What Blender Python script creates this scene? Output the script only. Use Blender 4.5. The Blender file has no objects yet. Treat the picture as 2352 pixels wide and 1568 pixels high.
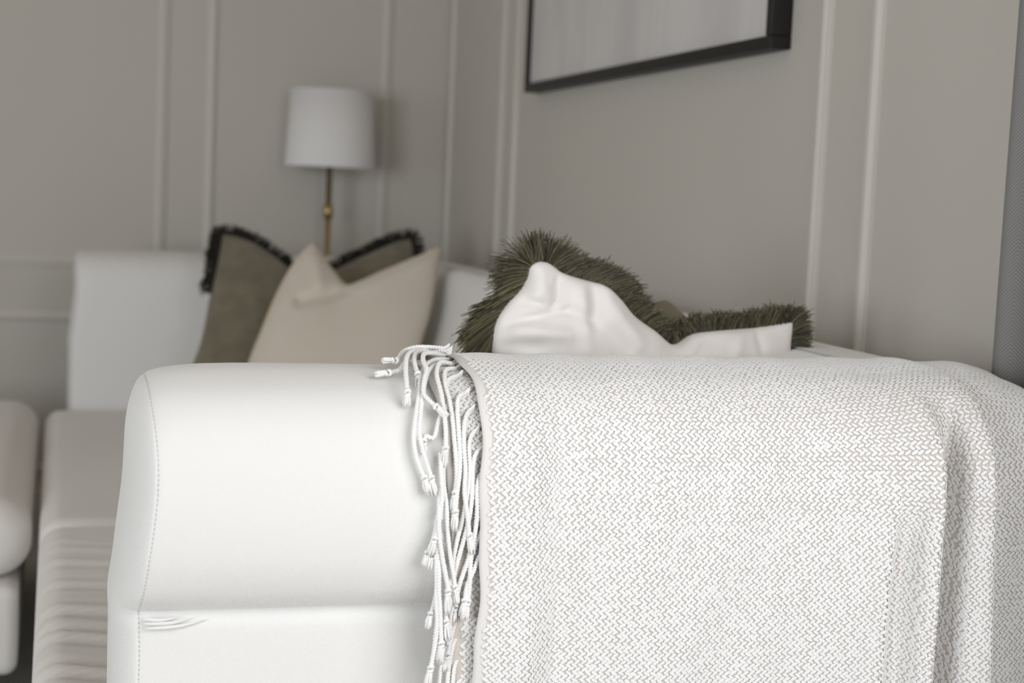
import bpy, bmesh, math, random
import numpy as np
from mathutils import Vector, Matrix, noise as mnoise

random.seed(7)
rng = np.random.default_rng(7)
sc = bpy.context.scene
COL = sc.collection

# ------------------------------------------------------------------ camera
FPX, HOR, UVP, ROLL = 3600.0, 330.0, 1060.0, math.atan(.044)
pitch = math.atan(HOR / FPX)
yaw = math.atan(UVP / math.hypot(FPX, HOR))
EYE = np.array([0.0, 0.0, 0.93])
FW = np.array([math.sin(yaw) * math.cos(pitch), math.cos(yaw) * math.cos(pitch), -math.sin(pitch)])
R0 = np.array([math.cos(yaw), -math.sin(yaw), 0.0])
U0 = np.cross(R0, FW)
RT = R0 * math.cos(ROLL) + U0 * math.sin(ROLL)
UP = U0 * math.cos(ROLL) - R0 * math.sin(ROLL)

cam = bpy.data.cameras.new('camera')
cam.sensor_width = 36.0
cam.lens = FPX / 2352.0 * 36.0
cam.clip_start = 0.05
cam.dof.use_dof = True
cam.dof.focus_distance = 1.49
cam.dof.aperture_fstop = 5.3
camo = bpy.data.objects.new('camera', cam)
COL.objects.link(camo)
M = Matrix(((RT[0], UP[0], -FW[0], EYE[0]), (RT[1], UP[1], -FW[1], EYE[1]), (RT[2], UP[2], -FW[2], EYE[2]), (0, 0, 0, 1)))
camo.matrix_world = M
sc.camera = camo

# ------------------------------------------------------------------ world, lights, exposure
w = bpy.data.worlds.new('world')
sc.world = w
w.use_nodes = True
w.node_tree.nodes['Background'].inputs[0].default_value = (0.9, 0.93, 1.0, 1)
w.node_tree.nodes['Background'].inputs[1].default_value = 0.25


def area(name, loc, target, sx, sy, power, color):
    l = bpy.data.lights.new(name, 'AREA')
    l.shape = 'RECTANGLE'
    l.size, l.size_y = sx, sy
    l.energy = power
    l.color = color
    o = bpy.data.objects.new(name, l)
    COL.objects.link(o)
    o.location = loc
    d = Vector(target) - Vector(loc)
    o.rotation_euler = d.to_track_quat('-Z', 'Y').to_euler()
    return o


# daylight: the window in the right wall beside the curtain; then two added fill lamps, behind left and left
area('right_window_daylight', (0.95, 0.15, 1.20), (-0.2, 1.7, 0.40), 1.2, 1.3, 20.5, (0.985, 0.99, 1.0))
area('back_left_fill', (-2.55, -0.97, 1.10), (0.4, 2.2, 0.1), 1.3, 1.4, 62, (0.90, 0.95, 1.0))  # added fill, lifts the left-facing arm end panel
area('left_side_fill', (-3.65, 1.0, 1.10), (0.6, 2.2, -0.1), 1.3, 1.4, 16, (0.86, 0.93, 1.0))  # weak added fill from the left side
sc.view_settings.view_transform = 'Standard'
sc.view_settings.look = 'None'
sc.view_settings.gamma = 1.0
sc.view_settings.use_curve_mapping = False
sc.view_settings.exposure = 0.0
sc.cycles.use_denoising = True
sc.cycles.max_bounces = 8
sc.cycles.diffuse_bounces = 5


# ------------------------------------------------------------------ helpers
def ray(x, y):
    return FW * FPX + RT * (x - 1176.0) - UP * (y - 784.0)


def at_y(x, y, Y):
    r = ray(x, y)
    return EYE + r * (Y / r[1])


def at_x(x, y, X):
    r = ray(x, y)
    return EYE + r * (X / r[0])


def proj(P):
    d = np.asarray(P) - EYE
    z = d @ FW
    return 1176 + FPX * (d @ RT) / z, 784 - FPX * (d @ UP) / z


def mesh_obj(name, V, F, m, parent=None, smooth=True):
    me = bpy.data.meshes.new(name)
    V = np.asarray(V, dtype=np.float64)
    me.from_pydata([tuple(v) for v in V], [], F if isinstance(F, list) else [tuple(int(i) for i in f) for f in F])
    me.update()
    if smooth:
        me.polygons.foreach_set('use_smooth', [True] * len(me.polygons))
    if m is not None:
        me.materials.append(m)
    o = bpy.data.objects.new(name, me)
    COL.objects.link(o)
    if parent is not None:
        o.parent = parent
    return o


def tag(o, label, cat, group=None):
    o['label'] = label
    o['category'] = cat
    if group:
        o['group'] = group
    return o


def empty(name, loc, label, cat, group=None):
    o = bpy.data.objects.new(name, None)
    COL.objects.link(o)
    o.location = loc
    o.empty_display_size = 0.1
    return tag(o, label, cat, group)


def adopt(o, root):
    o.parent = root
    o.matrix_parent_inverse = Matrix.Translation(root.location).inverted()
    return o


def grid_faces(nu, nv, base=0, closed_u=False, flip=False):
    F = []
    for i in range(nu - 1 + (1 if closed_u else 0)):
        for j in range(nv - 1):
            a = base + i * nv + j
            b = base + ((i + 1) % nu) * nv + j
            f = (a, b, b + 1, a + 1)
            F.append(f[::-1] if flip else f)
    return F


def rounded_box(lo, hi, r, n=10, k=6, crown=(0, 0, 0), fn=None):
    """box with rounded edges on a dense grid, faces crowned outwards; returns verts, faces"""
    lo, hi = np.array(lo, float), np.array(hi, float)
    V, F = [], []
    idx = {}

    def axis_pts(a):
        L = hi[a] - lo[a]
        e = [lo[a] + r * (1 - math.cos(t)) for t in np.linspace(0, math.pi / 2, k)]
        e = [lo[a] + r * (1 - math.tan(math.pi / 4 * (1 - t))) for t in np.linspace(0, 1, k)]
        m = list(np.linspace(lo[a] + r, hi[a] - r, n))[1:-1]
        e2 = [hi[a] - (x - lo[a]) for x in e][::-1]
        return e + m + e2

    A = [axis_pts(0), axis_pts(1), axis_pts(2)]
    cen, half = (lo + hi) / 2, (hi - lo) / 2

    def vid(p):
        key = tuple(round(c, 6) for c in p)
        if key in idx:
            return idx[key]
        p = np.array(p)
        inner = np.clip(p, lo + r, hi - r)
        d = p - inner
        L = np.linalg.norm(d)
        q = inner + d / L * r if L > 1e-9 else p.copy()
        t = np.clip((q - cen) / half, -1, 1)
        for a in range(3):
            if crown[a]:
                o1, o2 = [(1, 2), (0, 2), (0, 1)][a]
                q[a] += crown[a] * t[a] * (1 - t[o1] ** 2) * (1 - t[o2] ** 2)
        if fn is not None:
            q = fn(q, t)
        idx[key] = len(V)
        V.append(q)
        return idx[key]

    for a in range(3):
        o1, o2 = [(1, 2), (2, 0), (0, 1)][a]
        for s in (0, 1):
            val = hi[a] if s else lo[a]
            for i in range(len(A[o1]) - 1):
                for j in range(len(A[o2]) - 1):
                    q = []
                    for (di, dj) in ((0, 0), (1, 0), (1, 1), (0, 1)):
                        p = [0, 0, 0]
                        p[a] = val
                        p[o1] = A[o1][i + di]
                        p[o2] = A[o2][j + dj]
                        q.append(vid(p))
                    if not s:
                        q = q[::-1]
                    F.append(tuple(q))
    return np.array(V), F


def box_mesh(boxes):
    V, F = [], []
    for lo, hi in boxes:
        b = len(V)
        for z in (lo[2], hi[2]):
            for x, y in ((lo[0], lo[1]), (hi[0], lo[1]), (hi[0], hi[1]), (lo[0], hi[1])):
                V.append((x, y, z))
        F += [(b + 3, b + 2, b + 1, b), (b + 4, b + 5, b + 6, b + 7), (b, b + 1, b + 5, b + 4), (b + 1, b + 2, b + 6, b + 5),
              (b + 2, b + 3, b + 7, b + 6), (b + 3, b, b + 4, b + 7)]
    return V, F


def catmull(P, n):
    """smooth resample of a polyline to n points, even in arc length"""
    P = np.asarray(P, float)
    if len(P) == 2:
        t = np.linspace(0, 1, n)[:, None]
        return P[0] * (1 - t) + P[1] * t
    Q = np.vstack([2 * P[0] - P[1], P, 2 * P[-1] - P[-2]])
    out = []
    for i in range(1, len(Q) - 2):
        p0, p1, p2, p3 = Q[i - 1:i + 3]
        for t in np.linspace(0, 1, 12, endpoint=False):
            out.append(0.5 * ((2 * p1) + (-p0 + p2) * t + (2 * p0 - 5 * p1 + 4 * p2 - p3) * t * t + (-p0 + 3 * p1 - 3 * p2 + p3) * t ** 3))
    out.append(P[-1])
    out = np.array(out)
    L = np.concatenate([[0], np.cumsum(np.linalg.norm(np.diff(out, axis=0), axis=1))])
    t = np.linspace(0, L[-1], n)
    return np.stack([np.interp(t, L, out[:, k]) for k in range(3)], 1)


def frames_along(P):
    T = np.gradient(P, axis=0)
    T /= np.linalg.norm(T, axis=1)[:, None] + 1e-12
    N = np.zeros_like(P)
    n = np.cross(T[0], [0.3, 0.2, 0.93])
    n /= np.linalg.norm(n)
    for i in range(len(P)):
        n = n - T[i] * (n @ T[i])
        n /= np.linalg.norm(n) + 1e-12
        N[i] = n
    return T, N, np.cross(T, N)


def tube(P, rad, sides=6, caps=True):
    P = np.asarray(P, float)
    T, N, B = frames_along(P)
    rad = np.broadcast_to(rad, (len(P),))
    V = []
    for i in range(len(P)):
        for s in range(sides):
            a = 2 * math.pi * s / sides
            V.append(P[i] + rad[i] * (math.cos(a) * N[i] + math.sin(a) * B[i]))
    F = []
    for i in range(len(P) - 1):
        for s in range(sides):
            a, b = i * sides + s, i * sides + (s + 1) % sides
            F.append((a, b, b + sides, a + sides))
    if caps:
        F.append(tuple(range(sides))[::-1])
        F.append(tuple((len(P) - 1) * sides + s for s in range(sides)))
    return V, F


def join(parts):
    V, F = [], []
    for v, f in parts:
        b = len(V)
        V += [tuple(x) for x in v]
        F += [tuple(i + b for i in q) for q in f]
    return V, F


def lathe(prof, cx, cy, n=40):
    V, F = [], []
    m = len(prof)
    for i in range(n):
        a = 2 * math.pi * i / n
        for r, z in prof:
            V.append((cx + r * math.cos(a), cy + r * math.sin(a), z))
    for i in range(n):
        for j in range(m - 1):
            a, b = i * m + j, ((i + 1) % n) * m + j
            F.append((a, b, b + 1, a + 1))
    return V, F


def nz(x, y, z=0.0):
    return mnoise.noise(Vector((x, y, z)))


def smooth01(t):
    t = np.clip(t, 0, 1)
    return t * t * (3 - 2 * t)


# ------------------------------------------------------------------ materials
def mat(name, color, rough=0.8, sheen=0.0, metal=0.0, spec=0.3):
    m = bpy.data.materials.new(name)
    m.use_nodes = True
    b = m.node_tree.nodes['Principled BSDF']
    b.inputs['Base Color'].default_value = (*color, 1)
    b.inputs['Roughness'].default_value = rough
    b.inputs['Metallic'].default_value = metal
    b.inputs['Specular IOR Level'].default_value = spec
    if sheen:
        b.inputs['Sheen Weight'].default_value = sheen
        b.inputs['Sheen Roughness'].default_value = 0.5
    return m


def nodes_of(m):
    nt = m.node_tree
    return nt, nt.nodes, nt.links, nt.nodes['Principled BSDF']


def mth(nt, op, a, b=None, c=None):
    n = nt.nodes.new('ShaderNodeMath')
    n.operation = op
    for i, v in enumerate((a, b, c)):
        if v is None:
            continue
        if isinstance(v, (int, float)):
            n.inputs[i].default_value = v
        else:
            nt.links.new(v, n.inputs[i])
    return n.outputs[0]


def mix_col(nt, fac, c1, c2):
    n = nt.nodes.new('ShaderNodeMix')
    n.data_type = 'RGBA'
    if isinstance(fac, (int, float)):
        n.inputs['Factor'].default_value = fac
    else:
        nt.links.new(fac, n.inputs['Factor'])
    for k, c in (('A', c1), ('B', c2)):
        s = [i for i in n.inputs if i.name == k and i.type == 'RGBA'][0]
        if isinstance(c, tuple):
            s.default_value = (*c, 1)
        else:
            nt.links.new(c, s)
    return [o for o in n.outputs if o.type == 'RGBA'][0]


def bump(m, height, strength, dist):
    nt, N, L, b = nodes_of(m)
    bn = N.new('ShaderNodeBump')
    bn.inputs['Strength'].default_value = strength
    bn.inputs['Distance'].default_value = dist
    L.new(height, bn.inputs['Height'])
    L.new(bn.outputs[0], b.inputs['Normal'])


def noise_node(m, scale, detail=3, vec=None):
    nt, N, L, b = nodes_of(m)
    n = N.new('ShaderNodeTexNoise')
    n.inputs['Scale'].default_value = scale
    n.inputs['Detail'].default_value = detail
    if vec is None:
        tc = N.new('ShaderNodeTexCoord')
        vec = tc.outputs['Object']
    L.new(vec, n.inputs['Vector'])
    return n.outputs['Fac']


def weave_mat(name, color, pitch, strength, dark=0.06, axis='xz', rough=0.9, sheen=0.25, vary=0.03):
    """plain weave: two crossed thread waves in object space"""
    m = mat(name, color, rough, sheen, spec=0.2)
    nt, N, L, b = nodes_of(m)
    tc = N.new('ShaderNodeTexCoord')
    sp = N.new('ShaderNodeSeparateXYZ')
    wob = N.new('ShaderNodeTexNoise')
    wob.inputs['Scale'].default_value = 60
    L.new(tc.outputs['Object'], wob.inputs['Vector'])
    vm = N.new('ShaderNodeVectorMath')
    vm.operation = 'MULTIPLY_ADD'
    L.new(wob.outputs['Color'], vm.inputs[0])
    vm.inputs[1].default_value = (pitch * .9,) * 3
    L.new(tc.outputs['Object'], vm.inputs[2])
    L.new(vm.outputs[0], sp.inputs[0])
    k = 2 * math.pi / pitch
    ax = {'x': sp.outputs[0], 'y': sp.outputs[1], 'z': sp.outputs[2]}
    u = ax[axis[0]]
    v = ax['z'] if len(axis) == 2 and axis[1] == 'z' else ax[axis[1]]
    if axis == 'xz':
        v = mth(nt, 'ADD', ax['z'], ax['y'])
    if axis == 'yz':
        v = mth(nt, 'ADD', ax['z'], ax['x'])
    su = mth(nt, 'SINE', mth(nt, 'MULTIPLY', u, k))
    sv = mth(nt, 'SINE', mth(nt, 'MULTIPLY', v, k))
    h = mth(nt, 'MULTIPLY', su, sv)
    nn = noise_node(m, 900, 1)
    h2 = mth(nt, 'ADD', h, mth(nt, 'MULTIPLY', nn, 1.2))
    bump(m, h2, strength, pitch * .5)
    big = noise_node(m, 9, 2)
    f = mth(nt, 'MULTIPLY_ADD', h, 0.25, 0.5)
    c0 = mix_col(nt, f, tuple(c * (1 - dark) for c in color), color)
    c1 = mix_col(nt, mth(nt, 'MULTIPLY', big, vary * 4), c0, tuple(c * .93 for c in color))
    L.new(c1, b.inputs['Base Color'])
    return m


WALL = mat('painted_plaster', (.565, .54, .495), .75)
bump(WALL, noise_node(WALL, 120, 3), .06, .002)
TRIM = mat('painted_moulding', (.62, .595, .55), .5)
CEIL = mat('ceiling_paint', (.66, .585, .49), .9)
FLOOR = mat('oak_boards', (.5, .47, .43), .5)
nt, N_, L_, b_ = nodes_of(FLOOR)
L_.new(mix_col(nt, noise_node(FLOOR, 14, 6), (.44, .41, .375), (.58, .55, .51)), b_.inputs['Base Color'])
FABRIC = weave_mat('white_linen', (.865, .858, .845), .0016, .28, .08, 'xz')
FABRIC_END = weave_mat('white_linen_end', (.865, .858, .845), .0016, .28, .08, 'yz')
FABRIC_SEAT = weave_mat('cream_linen_seat', (.80, .775, .74), .0016, .15, .04, 'xy')
BLACK = mat('black_frame', (.012, .011, .010), .45)
BRASS = mat('brushed_brass', (.42, .31, .14), .35, metal=1.0)
SHADE = weave_mat('lamp_linen', (.84, .83, .83), .0016, .1, .03, 'xz')
BEIGE = weave_mat('beige_linen', (.74, .67, .58), .002, .2, .06, 'xz')
BEIGE_PIPE = mat('beige_piping', (.68, .58, .44), .9, .2)
CREAM = mat('cream_velvet', (.84, .815, .775), .9, .4, spec=.15)
nt, N_, L_, b_ = nodes_of(CREAM)
L_.new(mix_col(nt, noise_node(CREAM, 22, 2), (.79, .735, .69), (.945, .935, .92)), b_.inputs['Base Color'])
bump(CREAM, noise_node(CREAM, 800, 2), .12, .0006)
VELVET = mat('olive_velvet', (.12, .105, .07), .8, .35, spec=.15)
nt, N_, L_, b_ = nodes_of(VELVET)
L_.new(mix_col(nt, noise_node(VELVET, 28, 4), (.12, .103, .068), (.25, .222, .165)), b_.inputs['Base Color'])
bump(VELVET, noise_node(VELVET, 300, 2), .3, .001)
FRINGE = mat('olive_fringe', (.11, .1, .055), .55, .2, spec=.35)
nt, N_, L_, b_ = nodes_of(FRINGE)
geo = N_.new('ShaderNodeNewGeometry')
rr = N_.new('ShaderNodeValToRGB')
rr.color_ramp.elements[0].color = (.022, .018, .008, 1)
rr.color_ramp.elements[1].color = (.27, .24, .125, 1)
e = rr.color_ramp.elements.new(.55)
e.color = (.085, .074, .038, 1)
L_.new(geo.outputs['Random Per Island'], rr.inputs[0])
L_.new(rr.outputs[0], b_.inputs['Base Color'])
DARKFR = mat('dark_fringe', (.022, .018, .012), .8)
THROW = mat('taupe_ground_weave', (.60, .545, .49), .9, .2, spec=.15)
nt, N_, L_, b_ = nodes_of(THROW)
tc = N_.new('ShaderNodeUVMap')
sp = N_.new('ShaderNodeSeparateXYZ')
L_.new(tc.outputs[0], sp.inputs[0])
k1 = 2 * math.pi / .0011
s1 = mth(nt, 'SINE', mth(nt, 'MULTIPLY', sp.outputs[1], k1))
s2 = mth(nt, 'SINE', mth(nt, 'MULTIPLY', sp.outputs[0], k1))
hh = mth(nt, 'MULTIPLY', s1, s2)
bump(THROW, hh, .25, .0004)
hem = mth(nt, 'LESS_THAN', sp.outputs[0], .0085)
cA = mix_col(nt, mth(nt, 'MULTIPLY_ADD', hh, .5, .5), (.58, .52, .475), (.74, .69, .65))
cB = mix_col(nt, mth(nt, 'MULTIPLY_ADD', hh, .5, .5), (.70, .67, .65), (.84, .825, .815))
L_.new(mix_col(nt, hem, cA, cB), b_.inputs['Base Color'])
YARN = mat('white_cotton_yarn', (.83, .825, .82), .9, .3, spec=.15)
bump(YARN, noise_node(YARN, 1500, 2), .25, .0005)
CORD = mat('white_cotton_cord', (.87, .865, .855), .9, .3, spec=.15)
bump(CORD, noise_node(CORD, 1800, 2), .25, .0004)
STITCH = mat('seam_thread', (.62, .61, .59), .9)
ART = mat('pale_grey_canvas', (.55, .53, .53), .85)
nt, N_, L_, b_ = nodes_of(ART)
tc = N_.new('ShaderNodeTexCoord')
mp = N_.new('ShaderNodeMapping')
mp.inputs['Scale'].default_value = (1, 3.5, 1.1)
L_.new(tc.outputs['Object'], mp.inputs[0])
L_.new(mix_col(nt, noise_node(ART, 2.6, 5, mp.outputs[0]), (.50, .48, .485), (.76, .745, .735)), b_.inputs['Base Color'])
CURTAIN = mat('grey_herringbone', (.28, .28, .28), .9, .2)
nt, N_, L_, b_ = nodes_of(CURTAIN)
uv = N_.new('ShaderNodeUVMap')
sp = N_.new('ShaderNodeSeparateXYZ')
L_.new(uv.outputs[0], sp.inputs[0])
zig = mth(nt, 'PINGPONG', sp.outputs[0], .030)
ln = mth(nt, 'SINE', mth(nt, 'MULTIPLY', mth(nt, 'ADD', sp.outputs[1], zig), 2 * math.pi / .0042))
L_.new(mix_col(nt, mth(nt, 'MULTIPLY_ADD', ln, .5, .5), (.165, .162, .16), (.255, .25, .248)), b_.inputs['Base Color'])

# ------------------------------------------------------------------ room shell
XW, YW, XL, YN, ZC = 1.02, 4.22, -3.75, -1.05, 2.7
RY0, RY1, RZ0, RZ1 = -.50, .82, .55, 1.9           # window opening in the right wall
LWIN = [(.3, 1.7)]                               # unseen opening added in the left wall for the side fill
BX0, BX1 = -3.25, -1.85                            # unseen opening added behind the camera for the back fill
LZ0, LZ1 = .35, 1.85


def structure(name, boxes, m, bevel=0):
    V, F = box_mesh(boxes)
    o = mesh_obj(name, V, F, m, smooth=False)
    o['kind'] = 'structure'
    return o


structure('floor', [((XL, YN, -.1), (XW, YW, 0))], FLOOR)
structure('ceiling', [((XL, YN, ZC), (XW, YW, ZC + .1))], CEIL)
structure('wall_back', [((XL - .1, YW, -.1), (XW + .1, YW + .12, ZC + .1))], WALL)
structure('wall_right', [((XW, RY1, -.1), (XW + .12, YW, ZC + .1)), ((XW, YN, -.1), (XW + .12, RY0, ZC + .1)),
                         ((XW, RY0, -.1), (XW + .12, RY1, RZ0)), ((XW, RY0, RZ1), (XW + .12, RY1, ZC + .1))], WALL)
ys_ = [YN] + [v for q in LWIN for v in q] + [YW]
structure('wall_left', [((XL - .12, ys_[k], -.1), (XL, ys_[k + 1], ZC + .1)) for k in (0, 2)] +
          [((XL - .12, q[0], -.1), (XL, q[1], LZ0)) for q in LWIN] + [((XL - .12, q[0], LZ1), (XL, q[1], ZC + .1)) for q in LWIN], WALL)
structure('wall_front', [((XL, YN - .12, -.1), (BX0, YN, ZC + .1)), ((BX1, YN - .12, -.1), (XW + .12, YN, ZC + .1)),
                         ((BX0, YN - .12, -.1), (BX1, YN, LZ0)), ((BX0, YN - .12, LZ1), (BX1, YN, ZC + .1))], WALL)


def moulding(name, horiz_axis, plane, a0, a1, z0, z1, wdt=.026, dep=.010):
    """a picture-frame panel moulding on a wall: four mitred bars with a stepped, rounded section"""
    prof = [(0, 0), (0, .45), (.12, .62), (.25, .6), (.35, .8), (.5, 1.0), (.68, .96), (.8, .7), (.86, .42), (1, .35), (1, 0)]
    corners = [(a0, z0), (a1, z0), (a1, z1), (a0, z1)]
    ins = [(1, 1), (-1, 1), (-1, -1), (1, -1)]
    V, F = [], []
    for (a, z), (ia, iz) in zip(corners, ins):
        for p, d in prof:
            aa, zz = a + ia * wdt * p, z + iz * wdt * p
            off = plane - d * dep
            V.append((aa, off, zz) if horiz_axis == 'x' else (off, aa, zz))
    m = len(prof)
    for c in range(4):
        for j in range(m - 1):
            a, b = c * m + j, ((c + 1) % 4) * m + j
            F.append((a, b, b + 1, a + 1))
    o = mesh_obj(name, V, F, TRIM, smooth=False)
    o['kind'] = 'structure'
    return o


xa, xb, xc = at_y(383, 300, YW)[0], at_y(472, 300, YW)[0], at_y(893, 300, YW)[0]
moulding('trim_1', 'x', YW, -1.05, xa, .703, 2.3)
moulding('trim_2', 'x', YW, xb, xc, .703, 2.3)
moulding('trim_3', 'x', YW, -1.05, xa, .16, .585)
moulding('trim_4', 'x', YW, xb, xc, .16, .585)
y1, y2, y3, y4 = at_x(1157, 300, XW)[1], at_x(1182, 300, XW)[1], at_x(1900, 300, XW)[1], at_x(1996, 300, XW)[1]
moulding('trim_5', 'y', XW, y1, YW - .055, .703, 2.3)
moulding('trim_6', 'y', XW, y3, y2, .703, 2.3)
moulding('trim_7', 'y', XW, .85, y4, .703, 2.3)
structure('baseboard_back', [((XL, YW - .016, 0), (XW, YW, .12))], TRIM)
structure('baseboard_right', [((XW - .016, YN, 0), (XW, YW - .016, .12))], TRIM)


def window(name, boxes):
    return structure(name, boxes, TRIM)


t = .05
def casement(name, x0, x1, a0, a1, b0, b1):
    window(name, [((x0, a0, b0), (x1, a0 + t, b1)), ((x0, a1 - t, b0), (x1, a1, b1)), ((x0, a0 + t, b0), (x1, a1 - t, b0 + t)), ((x0, a0 + t, b1 - t), (x1, a1 - t, b1))])


casement('window_1', XW + .04, XW + .09, RY0, RY1, RZ0, RZ1)
casement('window_2', XL - .09, XL - .04, *LWIN[0], LZ0, LZ1)  # unseen frame added around the side fill's opening
window('window_3', [((BX0, YN - .09, LZ0), (BX0 + t, YN - .04, LZ1)), ((BX1 - t, YN - .09, LZ0), (BX1, YN - .04, LZ1)),
                    ((BX0 + t, YN - .09, LZ0), (BX1 - t, YN - .04, LZ0 + t)), ((BX0 + t, YN - .09, LZ1 - t), (BX1 - t, YN - .04, LZ1))])  # unseen frame added around the back fill's opening

# ------------------------------------------------------------------ sofa
SEAT_Z = .405
ARM_TOP = .765
sofa = empty('sofa', (.47, 2.65, 0), 'white linen three-seat sofa along the right wall, its near arm filling the foreground', 'sofa')

# arm section in (Y, Z); front of the near arm is at small Y
ARM_PTS = [(1.374, .10), (1.374, .20), (1.373, .35), (1.372, .50), (1.3715, .535), (1.3725, .549), (1.379, .5535),
           (1.372, .558), (1.356, .574), (1.343, .600), (1.3365, .632), (1.3355, .665), (1.340, .698), (1.352, .727), (1.374, .748),
           (1.405, .760), (1.44, .765), (1.48, .764), (1.52, .756), (1.548, .740), (1.566, .714), (1.574, .68), (1.576, .62), (1.576, .45), (1.576, .10)]


def arm_section(n_per=5):
    P = np.array([(0, y, z) for y, z in ARM_PTS])
    # keep the tuck sharp at the notch: two smooth runs
    k = 6
    a = catmull(P[:k + 1], 50)
    b = catmull(P[k:], 210)
    return np.vstack([a, b[1:]])[:, 1:]


SEC = arm_section()
SEC_C = np.array([1.456, .62])


def seam_x(y, z):
    """X of the stitched seam where the end panel meets the arm's long skin"""
    return .0755 + .011 * math.exp(-((z - .68) / .085) ** 2) - .002 * math.exp(-((z - .553) / .02) ** 2)


def mid_of(z):
    """spine of the end panel, the line its stuffing bulges from"""
    return np.array([1.456, min(.66, max(.2, z))])


def seam_pt(y, z, inset=0.0):
    """the sewn outline, drawn in a little from the full section so that both sides round into it"""
    d = mid_of(z) - np.array([y, z])
    d = d / np.linalg.norm(d)
    top = float(smooth01((z - .69) / .06))
    return np.array([y, z]) + d * (.0040 + .0065 * top + inset), d


def build_arm(mirror=None, shift=0.0, puff=.023):
    my = (lambda y: y) if mirror is None else (lambda y: mirror - y)
    xs = [0, .0012, .003, .006, .011, .018, .03, .05, .08] + list(np.linspace(.11, .82, 24)) + [.84, .86, .875, .885, .89]
    V = []
    for (y, z) in SEC:
        sx = seam_x(y, z)
        p0, d = seam_pt(y, z)
        full = np.linalg.norm(p0 - np.array([y, z]))
        for x in xs:
            pull = .0009 * math.exp(-x / .0018) + full * (.45 * math.exp(-x / .010) + .55 * math.exp(-x / .045))
            # soft hollows and a little slackness of the cover
            sl = (.0016 * nz(x * 5, y * 7, z * 7) + .0006 * nz(x * 19, y * 21, z * 21)) * float(smooth01(x / .05))
            if z < .10 or y > 1.57:
                sl *= .3
            e = max(0, (x - .82) / .07)                       # rear end rounds down
            pull += .055 * (1 - math.sqrt(max(0, 1 - e * e))) if e > 0 else 0
            V.append((sx + x + shift * max(0, 1 - x / .5), my(y + d[0] * (pull + sl)), z + d[1] * (pull + sl)))
    F = grid_faces(len(SEC), len(xs), flip=(mirror is not None))
    # rear cap
    F.append(tuple(i * len(xs) + len(xs) - 1 for i in range(len(SEC))))
    arm = mesh_obj('arm', V, F, FABRIC)
    adopt(arm, sofa)
    # end panel: the same outline, bulging forward (towards -X)
    rings = [1.0, .993, .98, .955, .92, .88, .83, .77, .70, .60, .48, .34, .18, 0.0]
    V, F = [], []
    m = len(SEC)
    for r in rings:
        for (y, z) in SEC:
            c = mid_of(z)
            dd = 1 - r
            e, d = seam_pt(y, z, .0009 * math.exp(-dd / .006))
            p = c + (e - c) * r
            bul = puff * max(0.0, 1 - (1 - min(1, dd / .75)) ** 2.2) ** .70
            if dd < 1e-6:
                bul = -.0008
            bul += .0008 * nz(p[0] * 14, p[1] * 14, 3) * min(1, dd * 4)
            V.append((seam_x(1.3, p[1]) - bul + shift, my(p[0]), p[1]))
    for i in range(len(rings) - 1):
        for j in range(m):
            a, b = i * m + j, i * m + (j + 1) % m
            f = (a, b, b + m, a + m)
            F.append(f if mirror is not None else f[::-1])
    endp = mesh_obj('end_panel', V, F, FABRIC_END)
    endp.parent = arm
    endp['label'] = 'puffed end panel sewn to the arm'
    # stitches along the seam, sunk into the joint
    parts = []
    pts, dirs = [], []
    for y, z in SEC:
        e, d = seam_pt(y, z, .0006)
        pts.append((seam_x(y, z) + .0002 + shift, my(e[0]), e[1]))
    pts = np.array(pts)
    L = np.concatenate([[0], np.cumsum(np.linalg.norm(np.diff(pts, axis=0), axis=1))])
    tt = np.arange(.0, L[-1] - .004, .0042)
    for s in tt:
        a, b = [np.array([np.interp(q, L, pts[:, k]) for k in range(3)]) for q in (s, s + .0026)]
        parts.append(tube([a, (a + b) / 2, b], .0004, 4))
    V, F = join(parts)
    st = mesh_obj('seam_stitching', V, F, STITCH)
    st.parent = arm
    st['kind'] = 'stuff'
    return arm


MIRROR = 5.315
near_arm = build_arm()
near_arm['label'] = 'near arm with a rolled white pad over a flat panel'
far_arm = build_arm(MIRROR, -.034, .010)

# tuck pleats where the pad is gathered into the seam at the notch
parts = []
for k in range(3):
    a = np.array([.0765 + .001 * k, 1.3705, .551 - .0045 * k])
    b = np.array([.092 + .008 * k, 1.3690, .5495 - .0030 * k])
    c = np.array([.108 + .012 * k, 1.3712, .551 - .0015 * k])
    P = catmull([a, b, c], 10)
    parts.append(tube(P, np.array([.0006, .0014, .0019, .002, .0019, .0018, .0015, .0012, .0008, .0004]), 6))
V, F = join(parts)
pl = mesh_obj('tuck_pleat', V, F, FABRIC)
pl.parent = near_arm

# backrest against the right wall
def slant(q, tt):
    if tt[0] < 0:
        q[0] += .085 * smooth01((q[2] - .42) / .34) * min(1, -tt[0] * 2)
    return q


V, F = rounded_box((.745, 1.53, .12), (.955, 3.80, ARM_TOP), .035, n=14, k=6, crown=(.006, 0, .004), fn=slant)
adopt(mesh_obj('backrest', V, F, FABRIC), sofa)
# plinth
V, F = rounded_box((.01, 1.585, .10), (.80, 3.73, .235), .012, n=6, k=4)
adopt(mesh_obj('seat_base', V, F, FABRIC), sofa)


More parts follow.
